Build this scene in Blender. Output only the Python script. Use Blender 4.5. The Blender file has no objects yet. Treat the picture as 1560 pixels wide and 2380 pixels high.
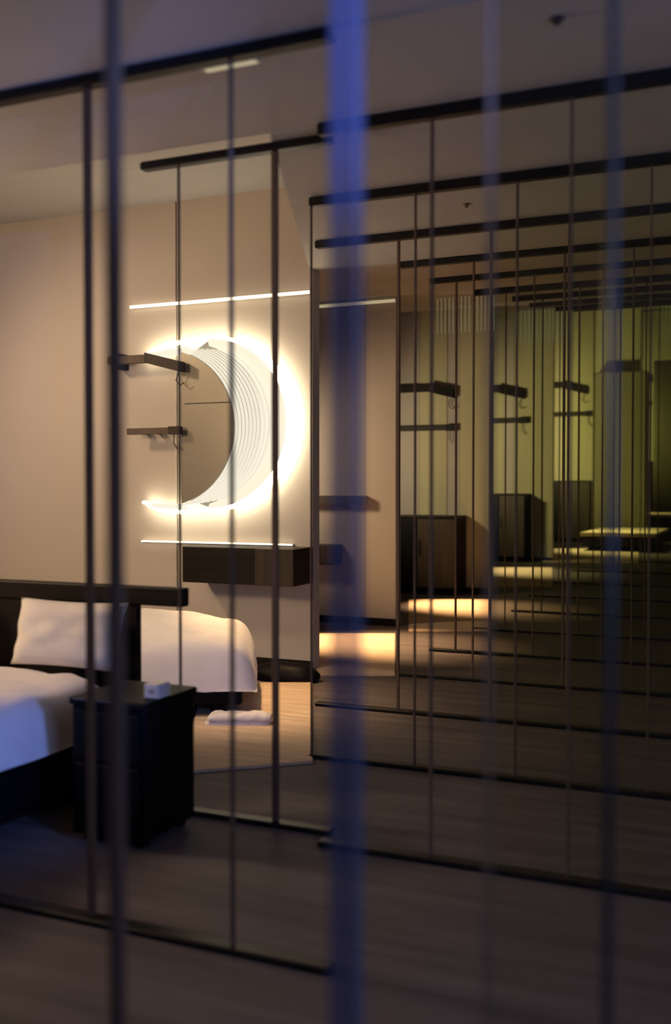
import bpy, bmesh, math, random
from mathutils import Vector, Matrix, noise

random.seed(7)
S = bpy.context.scene
COL = S.collection

# ------------------------------------------------------------------ camera
FPX = 2343.0                       # focal length in pixels of the 1560 x 2380 frame
YAW, PITCH = math.radians(23.5), math.radians(-1.4)
EYE = Vector((0, 0, 1.35))
cam = bpy.data.cameras.new('camera')
cam.sensor_fit = 'HORIZONTAL'
cam.sensor_width = 36
cam.lens = FPX / 1560 * 36
cam.clip_start = 0.05
cam.dof.use_dof = True
cam.dof.focus_distance = 7.0
cam.dof.aperture_fstop = 2.2
cam.dof.aperture_ratio = 0.7
camo = bpy.data.objects.new('camera', cam)
COL.objects.link(camo)
camo.location = EYE
camo.rotation_euler = (math.radians(90) + PITCH, 0, YAW)
S.camera = camo

FW = Vector((-math.sin(YAW) * math.cos(PITCH), math.cos(YAW) * math.cos(PITCH), math.sin(PITCH)))
RT = Vector((math.cos(YAW), math.sin(YAW), 0))
UP = RT.cross(FW)

def ray(x, y):
    return FW + RT * ((x - 780) / FPX) + UP * ((1190 - y) / FPX)
def on_z(x, y, z=0.0):
    r = ray(x, y); return EYE + r * ((z - EYE.z) / r.z)
def on_y(x, y, Y):
    r = ray(x, y); return EYE + r * (Y / r.y)

# ------------------------------------------------------------------ world and light
vs = S.view_settings
vs.view_transform = 'Standard'
vs.look = 'None'
vs.gamma = 1.0
vs.use_curve_mapping = False
vs.exposure = 0.0
S.cycles.transparent_max_bounces = 40

w = bpy.data.worlds.new('night')
S.world = w
w.use_nodes = True
w.node_tree.nodes['Background'].inputs[0].default_value = (0.32, 0.36, 0.55, 1)
w.node_tree.nodes['Background'].inputs[1].default_value = 0.012

def lamp(name, kind, loc, power, color, target=None, **kw):
    l = bpy.data.lights.new(name, kind)
    l.energy = power
    l.color = color
    for k, v in kw.items():
        setattr(l, k, v)
    o = bpy.data.objects.new(name, l)
    COL.objects.link(o)
    o.location = loc
    if target is not None:
        o.rotation_euler = (Vector(target) - Vector(loc)).to_track_quat('-Z', 'Y').to_euler()
    return o

WARM = (1.0, 0.70, 0.43)
AMBER = (1.0, 0.60, 0.29)
OLIVE = (1.0, 0.80, 0.44)
BLUE = (0.16, 0.28, 1.0)
# unseen blue area light beside the camera for the bluish cast
lamp('blue_side_light', 'AREA', (1.7, 0.6, 1.9), 40, (0.32, 0.46, 1.0), (-2.0, 4.0, 2.2), shape='RECTANGLE', size=1.6, size_y=1.8)
# unseen warm lights added left of the view to brighten the bedroom
lamp('bedroom_fill_light', 'POINT', (-4.9, 2.6, 2.2), 155, WARM, shadow_soft_size=0.25)
lamp('bedroom_wall_fill', 'SPOT', (-5.8, 4.4, 3.2), 140, WARM, (-4.6, 6.7, 1.2), spot_size=math.radians(100), spot_blend=1.0, shadow_soft_size=0.2)
# unseen blue spots added to tint the duvets and the glass fin
lamp('blue_bed_fill', 'SPOT', (-1.72, 2.80, 0.70), 17, BLUE, (-2.72, 2.98, 0.40), spot_size=math.radians(75), spot_blend=1.0, shadow_soft_size=0.05)
lamp('blue_bed_fill', 'SPOT', (-1.95, 3.95, 0.60), 9, BLUE, (-2.95, 5.1, 0.36), spot_size=math.radians(55), spot_blend=1.0, shadow_soft_size=0.05)
lamp('bed_fill_spot', 'SPOT', (-2.75, 4.25, 2.3), 60, WARM, (-3.15, 5.15, 0.45), spot_size=math.radians(55), spot_blend=1.0, shadow_soft_size=0.05)  # unseen warm spot added to brighten the heaped duvet
lamp('blue_fin_fill', 'SPOT', (0.7, 0.3, 1.95), 300.0, (0.20, 0.30, 1.0), (-0.62, 1.5, 2.05), spot_size=math.radians(25), spot_blend=1.0, shadow_soft_size=0.03)

# ------------------------------------------------------------------ materials
def mat(name, col, rough=0.7, metal=0.0, spec=0.3, var=0.0, scale=6.0, stretch=(1, 1, 1), bump=0.0, emit=None, estr=0.0, sheen=0.0):
    m = bpy.data.materials.new(name)
    m.use_nodes = True
    nt = m.node_tree
    b = nt.nodes['Principled BSDF']
    b.inputs['Base Color'].default_value = (*col, 1)
    b.inputs['Roughness'].default_value = rough
    b.inputs['Metallic'].default_value = metal
    b.inputs['Specular IOR Level'].default_value = spec
    if sheen:
        b.inputs['Sheen Weight'].default_value = sheen
    if emit:
        b.inputs['Emission Color'].default_value = (*emit, 1)
        b.inputs['Emission Strength'].default_value = estr
    if var or bump:
        tc = nt.nodes.new('ShaderNodeTexCoord')
        mp = nt.nodes.new('ShaderNodeMapping')
        mp.inputs['Scale'].default_value = stretch
        nz = nt.nodes.new('ShaderNodeTexNoise')
        nz.inputs['Scale'].default_value = scale
        nz.inputs['Detail'].default_value = 5
        nt.links.new(tc.outputs['Object'], mp.inputs['Vector'])
        nt.links.new(mp.outputs['Vector'], nz.inputs['Vector'])
        if var:
            rp = nt.nodes.new('ShaderNodeValToRGB')
            rp.color_ramp.elements[0].position = 0.3
            rp.color_ramp.elements[1].position = 0.7
            rp.color_ramp.elements[0].color = (*[c * (1 - var) for c in col], 1)
            rp.color_ramp.elements[1].color = (*[min(1, c * (1 + var)) for c in col], 1)
            nt.links.new(nz.outputs['Fac'], rp.inputs['Fac'])
            nt.links.new(rp.outputs['Color'], b.inputs['Base Color'])
        if bump:
            bp = nt.nodes.new('ShaderNodeBump')
            bp.inputs['Strength'].default_value = bump
            bp.inputs['Distance'].default_value = 0.01
            nt.links.new(nz.outputs['Fac'], bp.inputs['Height'])
            nt.links.new(bp.outputs['Normal'], b.inputs['Normal'])
    return m

def clear_mat(name, tint, gloss_col, gloss=0.08, rough=0.02, diffuse=None, dfac=0.0):
    m = bpy.data.materials.new(name)
    m.use_nodes = True
    nt = m.node_tree
    nt.nodes.remove(nt.nodes['Principled BSDF'])
    out = nt.nodes['Material Output']
    t = nt.nodes.new('ShaderNodeBsdfTransparent'); t.inputs[0].default_value = (*tint, 1)
    g = nt.nodes.new('ShaderNodeBsdfGlossy'); g.inputs[0].default_value = (*gloss_col, 1); g.inputs['Roughness'].default_value = rough
    mx = nt.nodes.new('ShaderNodeMixShader'); mx.inputs[0].default_value = gloss
    nt.links.new(t.outputs[0], mx.inputs[1]); nt.links.new(g.outputs[0], mx.inputs[2])
    last = mx
    if diffuse:
        d = nt.nodes.new('ShaderNodeBsdfDiffuse'); d.inputs[0].default_value = (*diffuse, 1)
        m2 = nt.nodes.new('ShaderNodeMixShader'); m2.inputs[0].default_value = dfac
        nt.links.new(mx.outputs[0], m2.inputs[1]); nt.links.new(d.outputs[0], m2.inputs[2])
        last = m2
    nt.links.new(last.outputs[0], out.inputs[0])
    return m

M = dict(
    floor=mat('dark_carpet', (0.108, 0.090, 0.088), 0.75, var=0.28, scale=2.0, stretch=(0.5, 6, 1), bump=0.15),
    ceiling=mat('painted_ceiling', (0.62, 0.60, 0.60), 0.9, var=0.03, scale=1.5),
    wall=mat('cream_wall', (0.60, 0.53, 0.45), 0.85, var=0.03, scale=1.2, bump=0.03),
    wall_grey=mat('grey_panel', (0.42, 0.38, 0.36), 0.8, var=0.05, scale=1.2),
    wall_olive_tint=mat('olive_tint_panel', (0.46, 0.43, 0.29), 0.8, var=0.08, scale=1.0, stretch=(6, 1, 0.3)),  # tint of light through stacked glass put into the colour
    wall_dim=mat('umber_panel', (0.20, 0.18, 0.11), 0.8, var=0.10, scale=1.0, stretch=(6, 1, 0.3)),
    channel=mat('black_metal', (0.012, 0.011, 0.012), 0.45, 0.3, var=0.2, scale=8),
    post=mat('bronze_metal', (0.145, 0.095, 0.065), 0.6, 0.1, var=0.15, scale=10, stretch=(1, 1, 0.1)),
    steel=mat('steel_edge', (0.12, 0.13, 0.15), 0.3, 0.9, var=0.1, scale=10),
    dark=mat('dark_wood', (0.012, 0.009, 0.007), 0.5, spec=0.2, var=0.4, scale=4, stretch=(0.3, 1, 8)),
    brown=mat('brown_wood', (0.040, 0.029, 0.021), 0.5, var=0.35, scale=4, stretch=(8, 1, 0.4)),
    black=mat('black_lacquer', (0.004, 0.004, 0.005), 0.5, spec=0.15, var=0.2, scale=5),
    linen=mat('white_linen', (0.78, 0.74, 0.70), 0.9, var=0.04, scale=9, bump=0.25, sheen=0.2),
    light_pool=mat('tan_light_pool', (0.62, 0.48, 0.34), 0.95, var=0.18, scale=3, stretch=(0.6, 10, 1), bump=0.3),  # pale tan holds the brightness of the light pools
    mirror=mat('smoked_mirror', (0.36, 0.33, 0.27), 0.35, 0.35, var=0.03, scale=2),
    ring=mat('lit_acrylic', (0.9, 0.88, 0.8), 0.5, emit=(1.0, 0.90, 0.66), estr=9.5),
    rib=mat('lit_rib', (0.3, 0.29, 0.25), 0.5, emit=(1.0, 0.95, 0.80), estr=0.72),
    diffuser=mat('acrylic_diffuser', (0.25, 0.24, 0.19), 0.6, emit=(1.0, 0.93, 0.74), estr=0.20),
    band=mat('lit_band', (0.4, 0.38, 0.3), 0.5, emit=(1.0, 0.94, 0.76), estr=0.80),
    led=mat('led_line', (0.9, 0.88, 0.8), 0.5, emit=(1.0, 0.88, 0.62), estr=2.2),
    glow_soft=mat('glow_line_soft', (0.9, 0.88, 0.7), 0.5, emit=(1.0, 0.86, 0.52), estr=0.34),
    glow_white=mat('glow_line_white', (0.9, 0.9, 0.9), 0.5, emit=(1.0, 0.88, 0.66), estr=1.2),
    pane=clear_mat('green_glass', (0.955, 0.965, 0.93), (0.8, 0.85, 0.9), 0.02, 0.06),
    fin=clear_mat('blue_glass_fin', (0.74, 0.74, 0.80), (0.6, 0.7, 1.0), 0.03, 0.3, (0.15, 0.17, 0.27), 0.33),
    streak_rod=mat('glowing_streak', (0.5, 0.5, 0.36), 0.15, 0.0, 0.8, emit=(0.9, 0.9, 0.55), estr=0.16),  # glow stands for thin vertical streaks of light
    plastic=mat('white_plastic', (0.75, 0.73, 0.70), 0.5, var=0.02),
    umber=mat('umber_metal', (0.13, 0.10, 0.075), 0.6, var=0.1),
    cord=mat('black_cord', (0.01, 0.01, 0.01), 0.6, var=0.1),
)

# ------------------------------------------------------------------ helpers
def new_obj(name, bm, m, parent=None, smooth=False):
    me = bpy.data.meshes.new(name)
    bmesh.ops.recalc_face_normals(bm, faces=bm.faces)
    bm.to_mesh(me); bm.free()
    if smooth:
        for p in me.polygons:
            p.use_smooth = True
    me.materials.append(M[m])
    o = bpy.data.objects.new(name, me)
    COL.objects.link(o)
    if parent is not None:
        o.parent = parent
        o.matrix_parent_inverse = parent_inv(parent)
    return o

def parent_inv(p):
    mw = Matrix.LocRotScale(p.location, p.rotation_euler, p.scale)
    q = p.parent
    while q is not None:
        mw = Matrix.LocRotScale(q.location, q.rotation_euler, q.scale) @ mw
        q = q.parent
    return mw.inverted()

def empty(name, loc=(0, 0, 0), rz=0.0):
    o = bpy.data.objects.new(name, None)
    COL.objects.link(o)
    o.location = loc
    o.rotation_euler = (0, 0, rz)
    return o

def tag(o, label, cat, group=None, kind=None):
    o['label'] = label
    o['category'] = cat
    if group: o['group'] = group
    if kind: o['kind'] = kind
    return o

def box_bm(x0, x1, y0, y1, z0, z1, bev=0.0, bm=None, seg=1):
    own = bm is None
    bm = bm or bmesh.new()
    vs_ = [bm.verts.new((x, y, z)) for z in (z0, z1) for y in (y0, y1) for x in (x0, x1)]
    for q in ((0, 1, 3, 2), (4, 6, 7, 5), (0, 4, 5, 1), (2, 3, 7, 6), (0, 2, 6, 4), (1, 5, 7, 3)):
        bm.faces.new([vs_[i] for i in q])
    if bev and own:
        bmesh.ops.recalc_face_normals(bm, faces=bm.faces)
        bmesh.ops.bevel(bm, geom=bm.edges[:], offset=bev, segments=seg, affect='EDGES', profile=0.5)
    return bm

def box(name, x0, x1, y0, y1, z0, z1, m, parent=None, bev=0.0, seg=2):
    return new_obj(name, box_bm(x0, x1, y0, y1, z0, z1, bev, seg=seg), m, parent)

def tube_bm(pts, r, n=6, bm=None):
    bm = bm or bmesh.new()
    rings = []
    for i, p in enumerate(pts):
        p = Vector(p)
        a = Vector(pts[max(i - 1, 0)]); b = Vector(pts[min(i + 1, len(pts) - 1)])
        t = (b - a).normalized()
        s = t.cross(Vector((0, 1, 0)))
        if s.length < 1e-3: s = t.cross(Vector((1, 0, 0)))
        s.normalize(); u = t.cross(s)
        rings.append([bm.verts.new(p + s * (r * math.cos(k * math.tau / n)) + u * (r * math.sin(k * math.tau / n))) for k in range(n)])
    for q0, q1 in zip(rings, rings[1:]):
        for k in range(n):
            bm.faces.new((q0[k], q0[(k + 1) % n], q1[(k + 1) % n], q1[k]))
    bm.faces.new(rings[0]); bm.faces.new(rings[-1])
    return bm

def prism_y(outline, y0, y1):
    """outline of (x, z) extruded along y"""
    bm = bmesh.new()
    a = [bm.verts.new((x, y0, z)) for x, z in outline]
    b = [bm.verts.new((x, y1, z)) for x, z in outline]
    bm.faces.new(a); bm.faces.new(b)
    n = len(a)
    for i in range(n):
        bm.faces.new((a[i], a[(i + 1) % n], b[(i + 1) % n], b[i]))
    return bm

# ------------------------------------------------------------------ setting: floor, ceiling, walls
fl = box('floor', -12, 2.0, -1.0, 40, -0.15, 0.0, 'floor'); fl['kind'] = 'structure'

CEIL = [(-1.0, 2.60), (2.54, 2.60), (3.46, 2.70), (4.57, 2.78), (5.68, 2.86), (6.79, 2.95), (7.93, 3.06), (9.27, 3.21),
        (10.78, 3.41), (12.4, 3.62), (14.27, 3.88), (16.4, 4.22), (18.8, 4.70), (22.0, 5.15), (25.6, 5.70), (33.0, 6.9)]
def ceil_z(Y):
    for (a, za), (b, zb) in zip(CEIL, CEIL[1:]):
        if a <= Y <= b:
            return za + (zb - za) * (Y - a) / (b - a)
    return CEIL[-1][1]
ce = empty('ceiling'); ce['kind'] = 'structure'
def slab(name, c0, c1, d0, d1, a, za, b, zb):
    """ceiling panel from y = a to b; left edge c0 -> c1, right edge d0 -> d1"""
    bm = bmesh.new()
    g = 0.004
    lo = [(c0, a + g, za), (d0, a + g, za), (d1, b - g, zb), (c1, b - g, zb)]
    v = [bm.verts.new(p) for p in lo] + [bm.verts.new((x, y, z + .10)) for x, y, z in lo]
    for q in ((0, 1, 2, 3), (7, 6, 5, 4), (0, 4, 5, 1), (1, 5, 6, 2), (2, 6, 7, 3), (3, 7, 4, 0)):
        bm.faces.new([v[k] for k in q])
    new_obj(name, bm, 'ceiling', ce)
RISE = 0.62                          # the sleeping bay in front of the first wall has a higher ceiling
def edge_x(Y):                       # its slanting edge
    return -1.78 - (Y - 3.46) * .413
for (a, za), (b, zb) in zip(CEIL, CEIL[1:]):
    if 3.4 < a < 6.7:
        slab('ceiling_panel', edge_x(a), edge_x(b), 2, 2, a, za, b, zb)
        slab('bay_ceiling_panel', -12, -12, edge_x(a), edge_x(b), a, za + RISE, b, zb + RISE)
    else:
        slab('ceiling_panel', -12, -12, 2, 2, a, za, b, zb)
box('fascia', -12, -1.78, 3.43, 3.45, 2.72, 3.32, 'ceiling', ce)

def wall(name, Y, cuts, mats, z1=None):
    """a wall across the view at depth Y made of upright panels; cuts are world x, left to right"""
    e = empty(name, (cuts[0], Y, 0)); e['kind'] = 'structure'
    for i, (a, b) in enumerate(zip(cuts, cuts[1:])):
        off = 0.012 * (i % 2)
        box('wall_panel', a + .003, b - .003, Y - off, Y + 0.12, 0, (z1 or ceil_z(Y)) - .002, mats[i % len(mats)], e, 0.003, 1)
    box('baseboard', cuts[0], cuts[-1], Y - 0.03, Y - 0.013, 0, 0.07, 'dark', e)
    return e

def xs(Y, y, *pxs):
    return [on_y(p, y, Y).x for p in pxs]

Y1, Y2, Y3, Y4, Y5, Y6 = 6.73, 9.21, 12.49, 18.4, 25.4, 32.0
wall('wall_back', Y1, [-11] + xs(Y1, 1100, -250, 412, 728), ['wall', 'wall', 'wall', 'wall', 'wall'], 2.95 + RISE)
wall('wall_second', Y2, [-11] + xs(Y2, 1100, 400, 700, 850, 922), ['wall', 'wall', 'wall_grey', 'wall'])
wall('wall_third', Y3, [-11] + xs(Y3, 1100, 700, 895, 975, 1040, 1068, 1142), ['wall_olive_tint', 'wall_olive_tint', 'wall_grey', 'wall_olive_tint', 'wall_grey', 'wall_olive_tint'])
wall('wall_fourth', Y4, [-11] + xs(Y4, 1100, 1000, 1120, 1170, 1195, 1235, 1286), ['wall_olive_tint', 'wall_olive_tint', 'wall_olive_tint', 'wall_grey', 'wall_olive_tint', 'wall_olive_tint'])
wall('wall_fifth', Y5, [-11] + xs(Y5, 1100, 1200, 1275, 1320, 1378, 1430, 1487), ['wall_olive_tint'])
wall('wall_end', Y6, [-11] + xs(Y6, 1100, 1400, 1480, 1510, 1560) + [1.9], ['wall_olive_tint'], 6.7)
wr = box('wall_right', 1.9, 2.05, 2.6, 32, 0, 5.5, 'wall_grey'); wr['kind'] = 'structure'
wl = box('wall_left', -11.15, -11, -1, 33, 0, 6.0, 'wall'); wl['kind'] = 'structure'

# unseen spots added behind each wall to light the further bays
def bay_fill_light(Y, Xp, power, col, zl, wy, zt):
    lamp('bay_wall_fill', 'SPOT', (Xp, Y, zl), power, col, (-3.6, wy, zt), spot_size=math.radians(105), spot_blend=0.8, shadow_soft_size=0.15)
bay_fill_light(8.0, -4.6, 62, (1.0, 0.74, 0.46), 1.7, Y2, 1.5)
bay_fill_light(10.6, -4.8, 92, (1.0, 0.80, 0.46), 1.8, Y3, 1.7)
bay_fill_light(15.8, -5.4, 230, OLIVE, 2.0, Y4, 2.0)
bay_fill_light(22.0, -5.4, 620, OLIVE, 2.4, Y5, 2.6)
bay_fill_light(28.6, -5.4, 640, OLIVE, 2.8, Y6, 3.0)

# ------------------------------------------------------------------ glazed screens
def screen(label, Y, zc, xl, xr, posts, panes=(), group='dark framed glazed screens across the corridor', ch=0.04, head=True, fl_px=None):
    e = empty('glazed_screen', ((xl + xr) / 2, Y, 0))
    tag(e, label, 'glazed screen', group)
    if head:
        box('ceiling_channel', xl, xr, Y - .025, Y + .025, zc - ch, zc - .002, 'channel', e, 0.006, 1)
        box('floor_channel', X_(fl_px, Y) if fl_px else xl, xr, Y - .03, Y + .03, 0.001, 0.022, 'channel', e, 0.006, 1)
    for X, wd, mm in posts:
        box('post', X - wd / 2, X + wd / 2, Y - .009, Y + .009, 0.022 if head else 0.001, zc - (ch if head else .002), mm, e, 0.0015, 1)
    for a, b in panes:
        box('glass_pane', a + .004, b - .004, Y - .004, Y + .004, 0.022 if head else 0.001, zc - (ch if head else .002), 'pane', e)
    return e

def post(px, wpx, Y, m='post'):
    p = on_y(px, 1130, Y)
    d = (p - EYE).dot(FW)
    return (p.x, wpx * d / FPX, m)

def X_(px, Y):
    return on_y(px, 1130, Y).x

YN = 1.50
screen('nearest screen, slim bronze posts running out of the picture at top and bottom', YN, 2.60, X_(-40, YN), X_(1640, YN),
       [post(268, 36, YN), post(1138, 8, YN), post(1420, 20, YN, 'steel')], [(X_(1138, YN), X_(1420, YN)), (X_(1420, YN), X_(1640, YN))])
fn = empty('glass_fin', (X_(808, YN), YN, 0))
tag(fn, 'wide upright glass fin glowing blue in its upper half', 'glass fin')
box('glass_blade', X_(775, YN - .08), X_(842, YN - .08), YN - .10, YN - .07, 0.03, 2.58, 'fin', fn, 0.004, 1)
box('shoe', X_(770, YN - .08), X_(847, YN - .08), YN - .12, YN - .05, 0.0, 0.03, 'channel', fn, 0.004, 1)
box('head_clamp', X_(770, YN - .08), X_(847, YN - .08), YN - .12, YN - .05, 2.58, 2.598, 'channel', fn, 0.003, 1)

YA = 2.54
screen('screen in front of the bed, its ceiling rail sloping across the upper left corner', YA, 2.60, X_(-60, YA), X_(772, YA), [post(208, 18, YA), post(539, 7, YA)], ch=.035)
YB = 3.56
screen('screen crossing the round lit mirror with one thick post', YB, 2.70, X_(335, YB), X_(772, YB), [post(418, 3, YB), post(640, 15, YB)], ch=.035, fl_px=416)

SCR = [  # Y, left px, posts, glazed from px, label
    (3.44, 742, [(1003, 8), (1325, 6)], 1325, 'first screen beyond the glass fin, thick black rail highest on the right'),
    (4.55, 722, [(724, 4), (965, 5), (1200, 6), (1510, 5)], 1200, 'second screen beyond the glass fin, with a rail just below the highest'),
    (5.66, 735, [(926, 8), (1140, 8), (1320, 5)], 1140, 'third screen beyond the glass fin, rail meeting the second wall head'),
    (6.79, 930, [(1100, 5), (1310, 7), (1470, 4)], 1310, 'fourth screen beyond the glass fin, rail ending at the cream wall edge'),
    (7.93, 1000, [(1060, 7), (1240, 5), (1400, 5)], 1240, 'fifth screen beyond the glass fin, seen between two thin posts'),
    (9.27, 1100, [(1175, 4), (1345, 6), (1500, 4)], 1345, 'sixth screen beyond the glass fin, above the vertical light streaks'),
    (10.78, 1190, [(1260, 5), (1440, 5)], 1440, 'seventh screen beyond the glass fin, in the olive bays'),
    (12.4, 1230, [(1300, 4), (1470, 5)], 1470, 'eighth screen beyond the glass fin, in the olive bays'),
    (14.27, 1290, [(1380, 4), (1530, 4)], 1530, 'ninth screen beyond the glass fin, narrow in the distance'),
    (16.4, 1330, [(1425, 4)], None, 'tenth screen beyond the glass fin, faint in the distance'),
    (18.8, 1370, [(1490, 4)], None, 'farthest screen, faint black line under the lowest rails'),
]
for Y, lp, ps, gl, lab in SCR:
    pn = []
    if gl:
        e_ = [p for p, _ in ps if p >= gl] + [1640]
        pn = [(X_(a, Y), X_(b, Y)) for a, b in zip(e_, e_[1:])]
    screen(lab, Y, ceil_z(Y), X_(lp, Y), X_(1640, Y), [post(p, wd * (.8 if Y < 7 else .65), Y) for p, wd in ps], pn, ch=.045 if Y < 8 else .06)

# ------------------------------------------------------------------ pools of light painted as pale floor patches
def light_pool(label, pts, spot, power, col=AMBER, size=60, z=0.0):
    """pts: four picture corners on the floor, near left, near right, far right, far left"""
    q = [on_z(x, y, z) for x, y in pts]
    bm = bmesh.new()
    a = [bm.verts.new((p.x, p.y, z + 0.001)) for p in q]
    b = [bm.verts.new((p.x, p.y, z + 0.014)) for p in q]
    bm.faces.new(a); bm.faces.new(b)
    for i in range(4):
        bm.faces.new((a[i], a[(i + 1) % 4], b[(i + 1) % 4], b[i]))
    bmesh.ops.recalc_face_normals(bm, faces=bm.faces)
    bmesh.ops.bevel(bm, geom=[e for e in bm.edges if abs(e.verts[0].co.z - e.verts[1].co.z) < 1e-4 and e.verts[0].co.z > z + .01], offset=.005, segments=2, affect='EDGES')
    o = new_obj('floor_light_pool', bm, 'light_pool')
    tag(o, label, 'light_pool', 'tan floor patches for pools of light')
    c = sum((Vector(p) for p in q), Vector()) / 4
    t = q[2] * .5 + c * .5
    lamp('pool_fill_spot', 'SPOT', spot, power, col, t, spot_size=math.radians(size), spot_blend=1.0, shadow_soft_size=0.05)  # unseen spot added to brighten the painted pool
    return o
light_pool('largest pool of light, a tan floor patch beside the bed under the dark shelf', [(425, 1800), (727, 1775), (727, 1590), (470, 1590)], (-3.5, 5.9, 2.2), 200, size=48)
light_pool('tan patch for the pool of light at the foot of the cream wall edge', [(735, 1572), (919, 1572), (919, 1475), (735, 1475)], (-4.0, 8.2, 1.6), 640, size=58)
light_pool('tan patch for the pool of light in front of the first tall dark sideboard', [(950, 1470), (1139, 1470), (1139, 1395), (950, 1395)], (-4.1, 11.2, 1.6), 620, size=58)
light_pool('tan patch for the pool of light between the first and second dark sideboards', [(1120, 1364), (1284, 1366), (1284, 1320), (1120, 1320)], (-4.6, 16.6, 2.6), 520, OLIVE, 50)
light_pool('long narrow tan patch for the pool of light before the third dark sideboard', [(1262, 1307), (1485, 1309), (1485, 1276), (1262, 1276)], (-4.6, 22.5, 3.0), 1000, OLIVE, 56)

# the two highest light streaks, put into the shape of pale-topped blocks
def streak_block(label, name, cat, xa, xb, ytop, ybot, Y, zt, depth, power):
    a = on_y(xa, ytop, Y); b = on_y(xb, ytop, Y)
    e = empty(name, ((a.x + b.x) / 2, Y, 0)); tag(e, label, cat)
    box('top', a.x, b.x, Y - depth, Y, zt - .08, zt, 'light_pool', e, .02)
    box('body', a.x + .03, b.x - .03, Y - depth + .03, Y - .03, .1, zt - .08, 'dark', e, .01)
    for sx in (a.x + .15, b.x - .25):
        for sy in (Y - depth + .12, Y - .2):
            box('foot', sx, sx + .1, sy, sy + .1, 0, .1, 'black', e)
    c = Vector(((a.x + b.x) / 2, Y - depth / 2, zt))
    lamp('streak_fill_spot', 'SPOT', c + Vector((-.6, -.3, 2.2)), power, OLIVE, c + Vector((.3, 0, 0)), spot_size=math.radians(75), spot_blend=1.0, shadow_soft_size=.05)  # unseen spot added to brighten the streak
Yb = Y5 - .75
streak_block('low pale-topped block for the light streak by the far corridor end', 'low_streak_block', 'light_streak', 1400, 1556, 1215, 1240, Yb, .40, 3.0, 420)
streak_block('tall narrow pale-topped block for the light streak at the corridor end', 'tall_streak_block', 'end_light_streak', 1480, 1600, 1180, 1200, 28.2, .68, 1.8, 300)

# ------------------------------------------------------------------ round lit mirror
RY = Y1 - .10
RC = on_y(490, 985, RY)
RD = (RC - EYE).dot(FW)
K = RD / FPX * 1.03
def rp(px, py):           # a place on the wall, given as offset from the ring's centre
    return (RC.x + (px - 490) * K, RC.z - (py - 985) * K * .97)
mr = empty('round_lit_mirror', (RC.x, Y1, RC.z))
tag(mr, 'round smoked mirror with a ribbed crescent of white light', 'lit mirror')
def arc(cx, cy, r, a0, a1, n=40, ry=None):
    return [rp(cx + r * math.cos(math.radians(a0 + (a1 - a0) * i / n)), cy - (ry or r) * math.sin(math.radians(a0 + (a1 - a0) * i / n))) for i in range(n + 1)]
# dark mirror disc, cut straight at its left edge
ang = math.degrees(math.acos((425 - 368) / 184))
new_obj('mirror_glass', prism_y(arc(368, 993, 184, -ang - 3, ang + 3), RY - .020, RY - .008), 'mirror', mr)
box('mirror_seam', rp(425, 0)[0], rp(545, 0)[0], RY - .0225, RY - .021, rp(0, 938)[1], rp(0, 936)[1], 'brown', mr)
# crescent diffuser behind the ribs
outer = arc(485, 985, 196, -88, 88, 60)
inner = arc(368, 993, 184, 68, -68, 50)
new_obj('diffuser', prism_y(outer + inner, RY - .006, RY + .010), 'diffuser', mr)
new_obj('light_band', prism_y(arc(484, 985, 196, -90, 90, 70) + arc(436, 988, 190, 74, -74, 50), RY - .012, RY - .0065), 'band', mr)
# bright outer rim, a curved strip with arms running to the left at top and bottom
def strip(name, pts, half, y0, y1, m, parent):
    bm = bmesh.new()
    rows = []
    for i, (x, z) in enumerate(pts):
        a = Vector(pts[max(0, i - 1)]); b = Vector(pts[min(len(pts) - 1, i + 1)])
        t = (b - a).normalized(); n = Vector((-t.y, t.x))
        h = half(i / (len(pts) - 1)) if callable(half) else half
        rows.append([bm.verts.new((x + n.x * s * h, y, z + n.y * s * h)) for s, y in ((-1, y0), (1, y0), (1, y1), (-1, y1))])
    for q0, q1 in zip(rows, rows[1:]):
        for k in range(4):
            bm.faces.new((q0[k], q0[(k + 1) % 4], q1[(k + 1) % 4], q1[k]))
    bm.faces.new(rows[0]); bm.faces.new(rows[-1])
    return new_obj(name, bm, m, parent, False)
rim = [rp(306, 822), rp(335, 806), rp(370, 795), rp(410, 790), rp(450, 787)] + arc(482, 985, 199, 88, -88, 64) + [rp(450, 1187), rp(410, 1192), rp(370, 1190), rp(335, 1182), rp(306, 1168)]
strip('light_rim', rim, lambda t: K * (3 + 13 * math.sin(math.pi * t) ** 1.5), RY - .004, RY + .055, 'ring', mr)
for k in range(10):
    c = 372 + 9.2 * k
    strip('light_rib', arc(c, 993 - .6 * k, 186, 82 - 1.6 * k, -82 + 1.6 * k, 40), lambda t: K * (1.0 + 1.6 * math.sin(math.pi * t)), RY - .022 - .0006 * k, RY - .007, 'rib', mr)
for s in (820, 1172):     # little comb of rib ends on the two arms
    for k in range(11):
        x = 312 + 10.5 * k
        dy = -9 - 1.0 * k if s < 1000 else 9 + 0.6 * k
        strip('light_rib', [rp(x, s), rp(x + 5, s + dy * .6), rp(x + 13, s + dy)], K * 1.4, RY - .01, RY + .03, 'rib', mr)
for sx in (440, 560):
    for sy in (860, 1110):
        a = rp(sx, sy)
        box('standoff', a[0] - .012, a[0] + .012, RY + .01, Y1 + .002, a[1] - .012, a[1] + .012, 'steel', mr)

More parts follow.
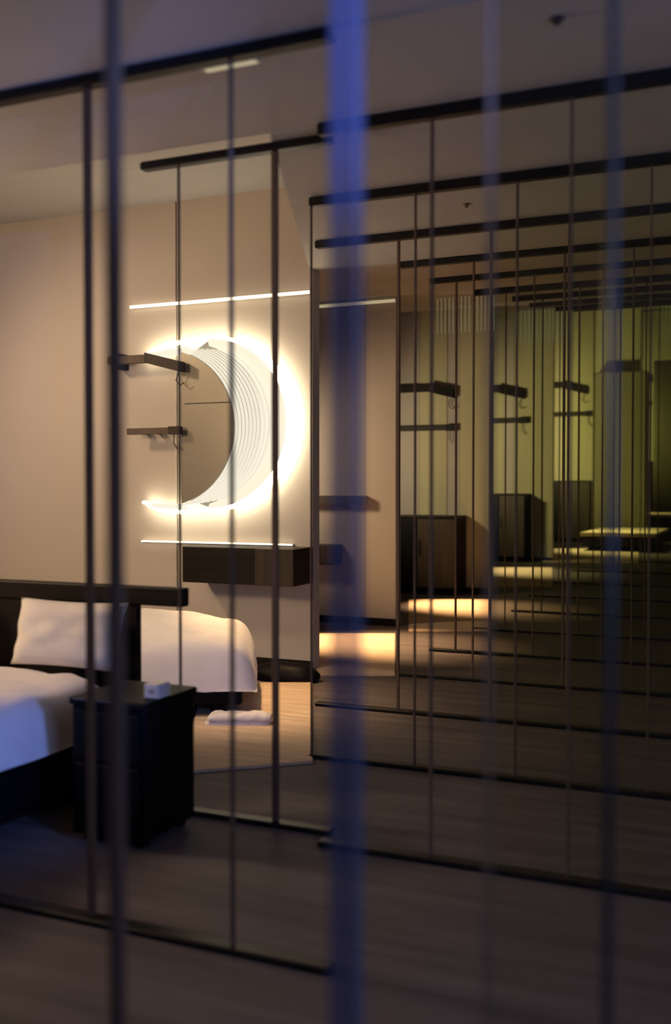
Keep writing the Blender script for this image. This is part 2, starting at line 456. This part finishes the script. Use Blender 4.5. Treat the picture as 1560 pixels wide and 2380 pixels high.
# light lines on the walls; further bays' ones are reflections built as glowing strips
def light_line(label, Y, pa, pb, th, m, off=.02, cap='steel'):
    a = on_y(*pa, Y - off); b = on_y(*pb, Y - off)
    z = (a.z + b.z) / 2
    e = empty('wall_light_line', ((a.x + b.x) / 2, Y, z)); tag(e, label, 'light strip', 'thin light strips on the walls')
    box('diffuser', a.x, b.x, Y - off - .012, Y - off + .004, z - th / 2, z + th / 2, m, e, .002, 1)
    box('backing', a.x, b.x, Y - off + .004, Y - .001, z - th / 2, z + th / 2, 'plastic', e)
    return e
light_line('long thin light strip above the round lit mirror', Y1, (303, 716), (720, 677), .022, 'led', .03)
light_line('faint reflected light line high on the grey and cream wall panels', Y2, (690, 718), (919, 697), .03, 'glow_soft', .03)
light_line('dim reflected light line behind the vertical light streaks', Y3, (930, 712), (1140, 697), .04, 'glow_soft', .03)
light_line('short bright reflected light line under the lowest ceiling rails', Y4, (1157, 711), (1283, 703), .03, 'glow_white', .04)
light_line('light strip along the back of the dark wall shelf', Y1, (330, 1256), (680, 1268), .012, 'led', .03)

# small linear fitting on the nearest rail
a = on_y(490, 96, YA + .12); b = on_y(620, 96, YA + .12)
lf = empty('ceiling_light_fitting', ((a.x + b.x) / 2, YA + .12, 2.59)); tag(lf, 'tiny slim white light fitting on the upper left ceiling rail', 'light fitting')
box('body', a.x, b.x, YA + .06, YA + .09, 2.585, 2.599, 'plastic', lf, .004)
box('diffuser', a.x + .01, b.x - .01, YA + .065, YA + .085, 2.582, 2.585, 'glow_soft', lf)

# ------------------------------------------------------------------ wall shelf, headboard
a = on_y(424, 1270, Y1 - .32); b = on_y(684, 1364, Y1 - .32)
sh = empty('wall_shelf', ((a.x + b.x) / 2, Y1, b.z)); tag(sh, 'dark wooden box shelf on the wall below the round lit mirror', 'shelf')
box('body', a.x, a.x + (b.x - a.x) * .66, Y1 - .32, Y1 - .004, b.z, a.z, 'dark', sh, .004)
box('drawer', a.x + (b.x - a.x) * .665, b.x, Y1 - .335, Y1 - .004, b.z, a.z, 'brown', sh, .004)

YH = 3.80
a = on_y(-260, 1336, YH); b = on_y(424, 1412, YH)
hb = empty('headboard', ((a.x + b.x) / 2, YH, 0)); tag(hb, 'long low dark wooden headboard behind the white pillows', 'headboard')
box('rail', a.x, b.x, YH, YH + .06, b.z, a.z, 'dark', hb, .008)
box('lower_panel', a.x + .02, X_(312, YH), YH + .012, YH + .05, .06, b.z, 'dark', hb)
box('foot', a.x + .1, a.x + .2, YH + .01, YH + .05, 0, .06, 'black', hb)
box('foot', X_(312, YH) - .2, X_(312, YH) - .1, YH + .01, YH + .05, 0, .06, 'black', hb)

# ------------------------------------------------------------------ beds
def soft_block(name, x0, x1, y0, y1, z0, z1, m, amp, nx, ny, seed, crown, parent):
    """soft covering: a top grid that rolls down over the four sides"""
    bm = bmesh.new()
    grid = []
    for i in range(nx + 1):
        row = []
        for j in range(ny + 1):
            su = math.sin((i / nx * 2 - 1) * math.pi / 2); sv = math.sin((j / ny * 2 - 1) * math.pi / 2)
            f = min(1, abs(su) ** 14 + abs(sv) ** 14)
            x = (x0 + x1) / 2 + su * (x1 - x0) / 2
            y = (y0 + y1) / 2 + sv * (y1 - y0) / 2
            n = noise.fractal(Vector((x * 2.2, y * 2.2, seed)), 1.0, 2.0, 4)
            z = z1 + crown * (1 - su * su) * (1 - sv * sv) + amp * n - (z1 - z0) * f ** 1.6
            row.append(bm.verts.new((x + amp * .5 * n, y + amp * .5 * n, max(z, z0))))
        grid.append(row)
    for i in range(nx):
        for j in range(ny):
            bm.faces.new((grid[i][j], grid[i + 1][j], grid[i + 1][j + 1], grid[i][j + 1]))
    edge = [grid[i][0] for i in range(nx + 1)] + [grid[nx][j] for j in range(1, ny + 1)] + [grid[i][ny] for i in range(nx - 1, -1, -1)] + [grid[0][j] for j in range(ny - 1, 0, -1)]
    bm.faces.new(edge)
    o = new_obj(name, bm, m, None, True)
    o.parent = parent
    return o
def bed(label, loc, rz, L, W, zb, zm, zt, seed, amp, crown, hang):
    """local frame: x from -L to 0, y from 0 (side towards the camera) to W"""
    e = empty('bed', loc, rz); tag(e, label, 'bed', 'white twin beds')
    def part(*a, **k):
        o = box(*a, **k); o.parent = e; return o
    part('bed_base', -L + .02, -.03, .05, W - .05, .07, zb, 'black', bev=.02)
    soft_block('mattress', -L, 0, .01, W - .01, zb, zm, 'linen', .003, 24, 24, 1.0, 0.0, e)
    soft_block('duvet', -L - .01, hang, -hang, W + .02, zb - .04, zt, 'linen', amp, 70, 60, seed, crown, e)
    for sx in (-L + .1, -.2):
        for sy in (.1, W - .18):
            part('leg', sx, sx + .07, sy, sy + .07, 0, .07, 'black')
    return e
bed('white bed with a blue-lit duvet, cut by the picture edge beside the bedside table', (-2.66, 1.75, 0), 0, 1.5, 1.98, .33, .48, .52, 3.1, .03, .03, .04)
bed('white bed with a heaped duvet behind the black bedside table', (-2.80, 5.16, 0), math.radians(28), 1.65, 1.0, .20, .36, .42, 8.4, .03, .16, .05)

def pillow(label, loc, w_, h_, t_, rx, rz, seed, ry=0):
    bm = bmesh.new()
    n = 22
    top, bot = {}, {}
    for i in range(n + 1):
        for j in range(n + 1):
            u = i / n * 2 - 1; v = j / n * 2 - 1
            e = max(0, (1 - abs(u) ** 3.2)) ** .55 * max(0, (1 - abs(v) ** 3.2)) ** .55
            pin = 1 - .07 * (1 - u * u) * abs(v) ** 2 ; piv = 1 - .07 * (1 - v * v) * abs(u) ** 2
            x = u * w_ / 2 * piv; y = v * h_ / 2 * pin
            k = noise.noise(Vector((u * 2.3, v * 2.3, seed))) * .022 * e
            top[i, j] = bm.verts.new((x, y, t_ / 2 * e + k))
            if 0 < i < n and 0 < j < n:
                bot[i, j] = bm.verts.new((x, y, -t_ / 2 * e + k))
            else:
                bot[i, j] = top[i, j]
    for i in range(n):
        for j in range(n):
            bm.faces.new((top[i, j], top[i + 1, j], top[i + 1, j + 1], top[i, j + 1]))
            q = [bot[i, j], bot[i, j + 1], bot[i + 1, j + 1], bot[i + 1, j]]
            try: bm.faces.new(q)
            except ValueError: pass
    o = new_obj('pillow', bm, 'linen', None, True)
    o.location = loc
    o.rotation_euler = (rx, ry, rz)
    tag(o, label, 'pillow', 'white pillows against the headboard')
    return o
c = on_y(150, 1515, YH - .16)
pillow('white pillow standing upright against the headboard, cut by the dark posts', (c.x, YH - .13, .69), .60, .31, .16, math.radians(76), 0, 1.0)
c = on_y(-190, 1515, YH - .16)
pillow('white pillow against the headboard at the very edge of the picture', (c.x, YH - .14, .69), .60, .31, .16, math.radians(75), math.radians(4), 5.0)

# ------------------------------------------------------------------ bedside table and what stands on it
YT = 3.10
xa, xb = X_(155, YT), X_(335, YT)
TT = on_y(250, 1628, YT).z
ns = empty('bedside_table', ((xa + xb) / 2, YT, 0)); tag(ns, 'black cube bedside table standing in front of the bed', 'bedside table')
box('body', xa + .01, xb - .01, YT + .01, YT + .36, .03, TT - .03, 'black', ns, .006)
box('top', xa, xb, YT, YT + .37, TT - .03, TT, 'black', ns, .008)
box('drawer', xa + .03, xb - .03, YT - .002, YT + .01, TT - .23, TT - .05, 'black', ns, .003)
box('drawer', xa + .03, xb - .03, YT - .002, YT + .01, .06, TT - .25, 'black', ns, .003)
box('edge_highlight', xa + .02, xb - .10, YT - .006, YT + .0, TT - .008, TT - .002, 'steel', ns)  # silver strip stands for a light highlight along the top edge
for sx in (xa + .04, xb - .08):
    for sy in (YT + .04, YT + .30):
        box('foot', sx, sx + .04, sy, sy + .04, 0, .03, 'black', ns)
c = on_y(362, 1605, YT + .12)
tb = empty('tissue_box', (c.x, YT + .12, TT)); tag(tb, 'small white box on the black bedside table', 'box')
box('body', c.x - .032, c.x + .032, YT + .09, YT + .17, TT, TT + .055, 'plastic', tb, .004)
box('slot', c.x - .012, c.x + .012, YT + .0885, YT + .0905, TT + .02, TT + .036, 'wall_grey', tb)

# ------------------------------------------------------------------ things on the floor beside the bed
def blanket(label, name, cat, px0, px1, py, depth, h, seed):
    a = on_z(px0, py); b = on_z(px1, py)
    L = (b - a).length
    e = empty(name, a, math.atan2((b - a).y, (b - a).x)); tag(e, label, cat)
    for k in range(2):
        bm = bmesh.new()
        nx, ny = 30, 8
        g = [[bm.verts.new((i / nx * L * (1 - .06 * k) + .02 * k, j / ny * depth * (1 - .1 * k), h * k / 2 + (h / 2) * max(0, 1 - abs(j / ny * 2 - 1) ** 5) * max(.02, 1 - abs(i / nx * 2 - 1) ** 9) + .004 + .012 * noise.noise(Vector((i * .25, j * .4, seed + k))))) for j in range(ny + 1)] for i in range(nx + 1)]
        for i in range(nx):
            for j in range(ny):
                bm.faces.new((g[i][j], g[i + 1][j], g[i + 1][j + 1], g[i][j + 1]))
        bm.faces.new([g[i][0] for i in range(nx + 1)] + [g[nx][j] for j in range(1, ny + 1)] + [g[i][ny] for i in range(nx - 1, -1, -1)] + [g[0][j] for j in range(ny - 1, 0, -1)])
        o = new_obj('fold', bm, 'linen', None, True); o.parent = e
    return e
blanket('folded white towel lying flat on the pale pool of light beside the bed corner', 'folded_towel', 'towel', 470, 632, 1692, .16, .07, 2.0)

bg = on_z(665, 1580)
be = empty('soft_bag', (bg.x, bg.y, 0)); tag(be, 'low black soft bag with a strap at the wall foot', 'bag')
bm = bmesh.new()
bmesh.ops.create_uvsphere(bm, u_segments=24, v_segments=14, radius=1)
for v in bm.verts:
    n = noise.noise(v.co * 1.7) * .12
    v.co = Vector((v.co.x * .27 * (1 + n), v.co.y * .13 * (1 + n), max(-.002, .03 + v.co.z * .10 * (1 + n))))
o = new_obj('body', bm, 'black', None, True); o.parent = be
o = new_obj('strap', tube_bm([(-.20, 0, .06), (-.26, -.03, .05), (-.34, -.05, .018), (-.45, -.04, .014), (-.52, .0, .014)], .012, 8), 'cord', None, True); o.parent = be

# ------------------------------------------------------------------ wall bars in pairs
def bar_pair(Y, up, low, where, th, m='dark', gap=0.0, m2='black'):
    """up: (x0, x1, y at x0, bend x, y at end), low: (x0, x1, y)"""
    x0, x1, y, xb_, y2 = up
    A = on_y(x0, y, Y - .08); B = on_y(xb_, y, Y - .08); Cc = on_y(x1, y2, Y - .08)
    e = empty('reading_light', (B.x, Y, B.z)); tag(e, 'dark swivel wall light with slanted head ' + where, 'wall light', 'dark slanted wall lights')
    pr = [(A.x, A.z - th / 2), (B.x, A.z - th / 2), (B.x, A.z + th / 2), (A.x, A.z + th / 2)]
    new_obj('arm', prism_y(pr, Y - .08, Y - .02), m, e)
    pr = [(B.x, A.z - th * .65), (Cc.x, Cc.z - th * .65), (Cc.x, Cc.z + th * .65), (B.x, A.z + th * .65)]
    new_obj('head', prism_y(pr, Y - .12, Y - .02), m2, e)
    box('bracket', A.x, A.x + th, Y - .02, Y + gap, A.z - th, A.z + th, 'black', e)
    q = (Cc.x - th * .6, Cc.z - th * .65)
    new_obj('cord', tube_bm([(q[0], Y - .05, q[1]), (q[0] - th * .4, Y - .05, q[1] - th), (q[0] + th * .2, Y - .05, q[1] - th * 1.6), (q[0] + th * .8, Y - .05, q[1] - th * 1.3)], th * .07, 5), 'cord', e)
    x0, x1, y = low
    A = on_y(x0, y, Y - .08); B = on_y(x1, y, Y - .08)
    e = empty('wall_rail', ((A.x + B.x) / 2, Y, A.z)); tag(e, 'short dark horizontal wall rail ' + where, 'wall rail', 'short dark wall rails')
    box('bar', A.x, B.x, Y - .07, Y - .03, A.z - th * .4, A.z + th * .4, m, e, .003, 1)
    box('end_block', B.x - th * 1.6, B.x + .001, Y - .085, Y - .025, A.z - th * .5, A.z + th * .5, m2, e, .003, 1)
    for xx in (A.x + th, A.x + th * 3):
        box('bracket', xx, xx + th * .5, Y - .03, Y + gap, A.z - th * .3, A.z + th * .3, 'black', e)
    new_obj('cord', tube_bm([(B.x - th, Y - .05, A.z - th * .4), (B.x - th * 1.1, Y - .05, A.z - th * 1.6), (B.x - th * .5, Y - .05, A.z - th * 2.4)], th * .06, 5), 'cord', e)
bar_pair(Y1 - .13, (250, 420, 838, 342, 852), (292, 416, 1003), 'in front of the round mirror', .06, 'umber', gap=.13, m2='brown')
bar_pair(Y3, (900, 1056, 906, 1000, 915), (898, 1060, 997), 'above the first dark sideboard', .085)
bar_pair(Y4, (1100, 1218, 907, 1160, 918), (1090, 1228, 980), 'above the second dark sideboard', .11)
bar_pair(Y5, (1240, 1366, 898, 1310, 908), (1240, 1381, 965), 'above the third dark sideboard', .13)
bar_pair(Y6, (1420, 1512, 874, 1470, 882), (1430, 1512, 940), 'on the end wall', .15)

# ------------------------------------------------------------------ sideboards in the further bays
def sideboard(label, Y, x0, x1, ytop, split, depth=.5, z0=0.0):
    A = on_y(x0, ytop, Y - depth); B = on_y(x1, ytop, Y - depth)
    e = empty('sideboard', ((A.x + B.x) / 2, Y - .03, 0)); tag(e, label, 'sideboard', 'dark sideboards along the corridor bays')
    H = A.z
    xs_ = A.x + (B.x - A.x) * split
    y0, y1 = Y - depth, Y - .035
    box('body', A.x, B.x, y0 + .02, y1, .08, H - .03, 'black', e, .006)
    box('top', A.x - .01, B.x + .01, y0, y1, H - .03, H, 'dark', e, .006)
    box('door', A.x + .01, xs_ - .005, y0 + .001, y0 + .02, .10, H - .04, 'black', e, .004)
    box('door', xs_ + .005, B.x - .01, y0 - .004, y0 + .02, .10, H - .04, 'brown', e, .004)
    box('plinth', A.x + .04, B.x - .04, y0 + .06, y1, 0, .08, 'black', e)
    for q in (xs_ - .05, xs_ + .03):
        box('handle', q, q + .02, y0 - .02, y0 - .004, H * .5, H * .5 + .2, 'channel', e)
sideboard('dark sideboard with one brown door, beside the cream wall edge', Y3, 915, 1060, 1198, .38)
sideboard('dark sideboard, second along the row of olive walls', Y4, 1120, 1220, 1147, .40)
sideboard('tall dark sideboard, third along the row of olive walls', Y5, 1235, 1372, 1117, .5)
sideboard('farthest dark sideboard at the end wall', Y6, 1420, 1512, 1072, .5)

# tall dark cabinet on the fifth wall and a dark curtain-like block at the far right
A = on_y(1378, 866, Y5 - .6); B = on_y(1505, 866, Y5 - .6)
tw = empty('tall_wardrobe', ((A.x + B.x) / 2, Y5 - .03, 0)); tag(tw, 'tall umber wardrobe rising behind the third dark sideboard', 'wardrobe')
box('body', A.x, B.x, Y5 - .58, Y5 - .035, .1, A.z, 'wall_dim', tw, .01)
mid = (A.x + B.x) / 2
for p, q in ((A.x, mid), (mid, B.x)):
    d = box('door', p + .01, q - .01, Y5 - .6, Y5 - .58, .12, A.z - .02, 'wall_dim', tw, .004)
    box('handle', (q - .1 if q == mid else p + .05), (q - .05 if q == mid else p + .1), Y5 - .63, Y5 - .6, 1.2, 1.7, 'black', d)
box('plinth', A.x + .05, B.x - .05, Y5 - .5, Y5 - .04, 0, .1, 'black', tw)
A = on_y(1520, 838, Y6 - 2.0); B = on_y(1640, 838, Y6 - 2.0)
tw = empty('tall_wardrobe', ((A.x + B.x) / 2, Y6 - .03, 0)); tag(tw, 'tall dark wardrobe cut by the right edge of the picture', 'wardrobe')
box('body', A.x, B.x, Y6 - 1.98, Y6 - 1.2, .1, A.z, 'wall_dim', tw, .01)
for p, q in ((A.x, (A.x + B.x) / 2), ((A.x + B.x) / 2, B.x)):
    box('door', p + .01, q - .01, Y6 - 2.0, Y6 - 1.98, .12, A.z - .02, 'wall_dim', tw, .004)
box('plinth', A.x + .05, B.x - .05, Y6 - 1.9, Y6 - 1.25, 0, .1, 'black', tw)

# low shelf and box seen on the grey panels of the second wall
A = on_y(728, 1152, Y2 - .15); B = on_y(842, 1170, Y2 - .15)
g = empty('wall_ledge', ((A.x + B.x) / 2, Y2, B.z)); tag(g, 'thin grey ledge on the grey wall panel', 'ledge')
box('board', A.x - .6, B.x, Y2 - .15, Y2 - .01, B.z, A.z, 'wall_grey', g, .004); box('lip', A.x - .6, B.x, Y2 - .16, Y2 - .15, B.z - .01, A.z, 'brown', g)
A = on_y(728, 1266, Y2 - .2); B = on_y(778, 1314, Y2 - .2)
g = empty('wall_box', ((A.x + B.x) / 2, Y2, B.z)); tag(g, 'small brown box shelf below the grey ledge', 'shelf')
box('body', A.x - .6, B.x, Y2 - .2, Y2 - .01, B.z, A.z, 'brown', g, .004); box('front', A.x - .6, B.x - .02, Y2 - .21, Y2 - .2, B.z + .02, A.z - .02, 'brown', g)

# ------------------------------------------------------------------ vertical light streaks built as thin glowing strands
def streak_row(label, Y, x0, x1, ytop, ybot, n):
    A = on_y(x0, ytop, Y); B = on_y(x1, ytop, Y); zb = on_y((x0 + x1) / 2, ybot, Y).z
    e = empty('light_streak_row', ((A.x + B.x) / 2, Y, ceil_z(Y))); tag(e, label, 'light streaks', 'thin glowing strands for vertical light streaks')
    box('rail', A.x - .02, B.x + .02, Y - .015, Y + .015, A.z, A.z + .02, 'brown', e)
    for x in (A.x + .05, B.x - .05):
        box('added_streak_wire', x - .003, x + .003, Y - .003, Y + .003, A.z + .02, ceil_z(Y), 'cord', e)
    src = None
    r = .0035 * Y / 9
    for k in range(n):
        x = A.x + (B.x - A.x) * k / (n - 1)
        if src is None:
            bm = tube_bm([(0, 0, 0), (0, 0, zb - A.z)], r, 6)
            src = new_obj('streak_rod', bm, 'streak_rod', None); o = src
        else:
            o = src.copy(); COL.objects.link(o)
        o.parent = e
        o.location = (x - e.location.x, 0, A.z - ceil_z(Y))
streak_row('row of thin vertical light streaks in front of the second thin post', 10.2, 1017, 1148, 684, 772, 15)
streak_row('row of thin vertical light streaks under the short bright line', 15.0, 1202, 1325, 722, 798, 14)
streak_row('short row of vertical light streaks at the right edge', 20.0, 1532, 1575, 700, 790, 6)

# ------------------------------------------------------------------ ceiling fittings
def sprinkler(label, px, py, Y):
    p = on_y(px, py, Y); z = ceil_z(p.y)
    e = empty('ceiling_sprinkler', (p.x, p.y, z)); tag(e, label, 'sprinkler', 'small sprinklers in the ceiling')
    for nm, r, z0, z1 in (('cover_plate', .02, -.006, 0.0), ('nozzle', .006, -.016, -.006), ('deflector', .01, -.019, -.016)):
        bm = bmesh.new()
        bmesh.ops.create_cone(bm, cap_ends=True, segments=16, radius1=r, radius2=r * .9, depth=z1 - z0)
        o = new_obj(nm, bm, 'steel', None); o.parent = e; o.location = (0, 0, (z0 + z1) / 2)
def on_ceil(px, py):
    for i in range(400):
        Y = .5 + i * .03
        p = on_y(px, py, Y)
        if p.z >= ceil_z(Y): return Y
    return 3
sprinkler('tiny grey ceiling sprinkler near the top edge', 1295, 40, on_ceil(1295, 40))
sprinkler('tiny grey ceiling sprinkler between the second and third black rails', 1085, 472, on_ceil(1085, 472))
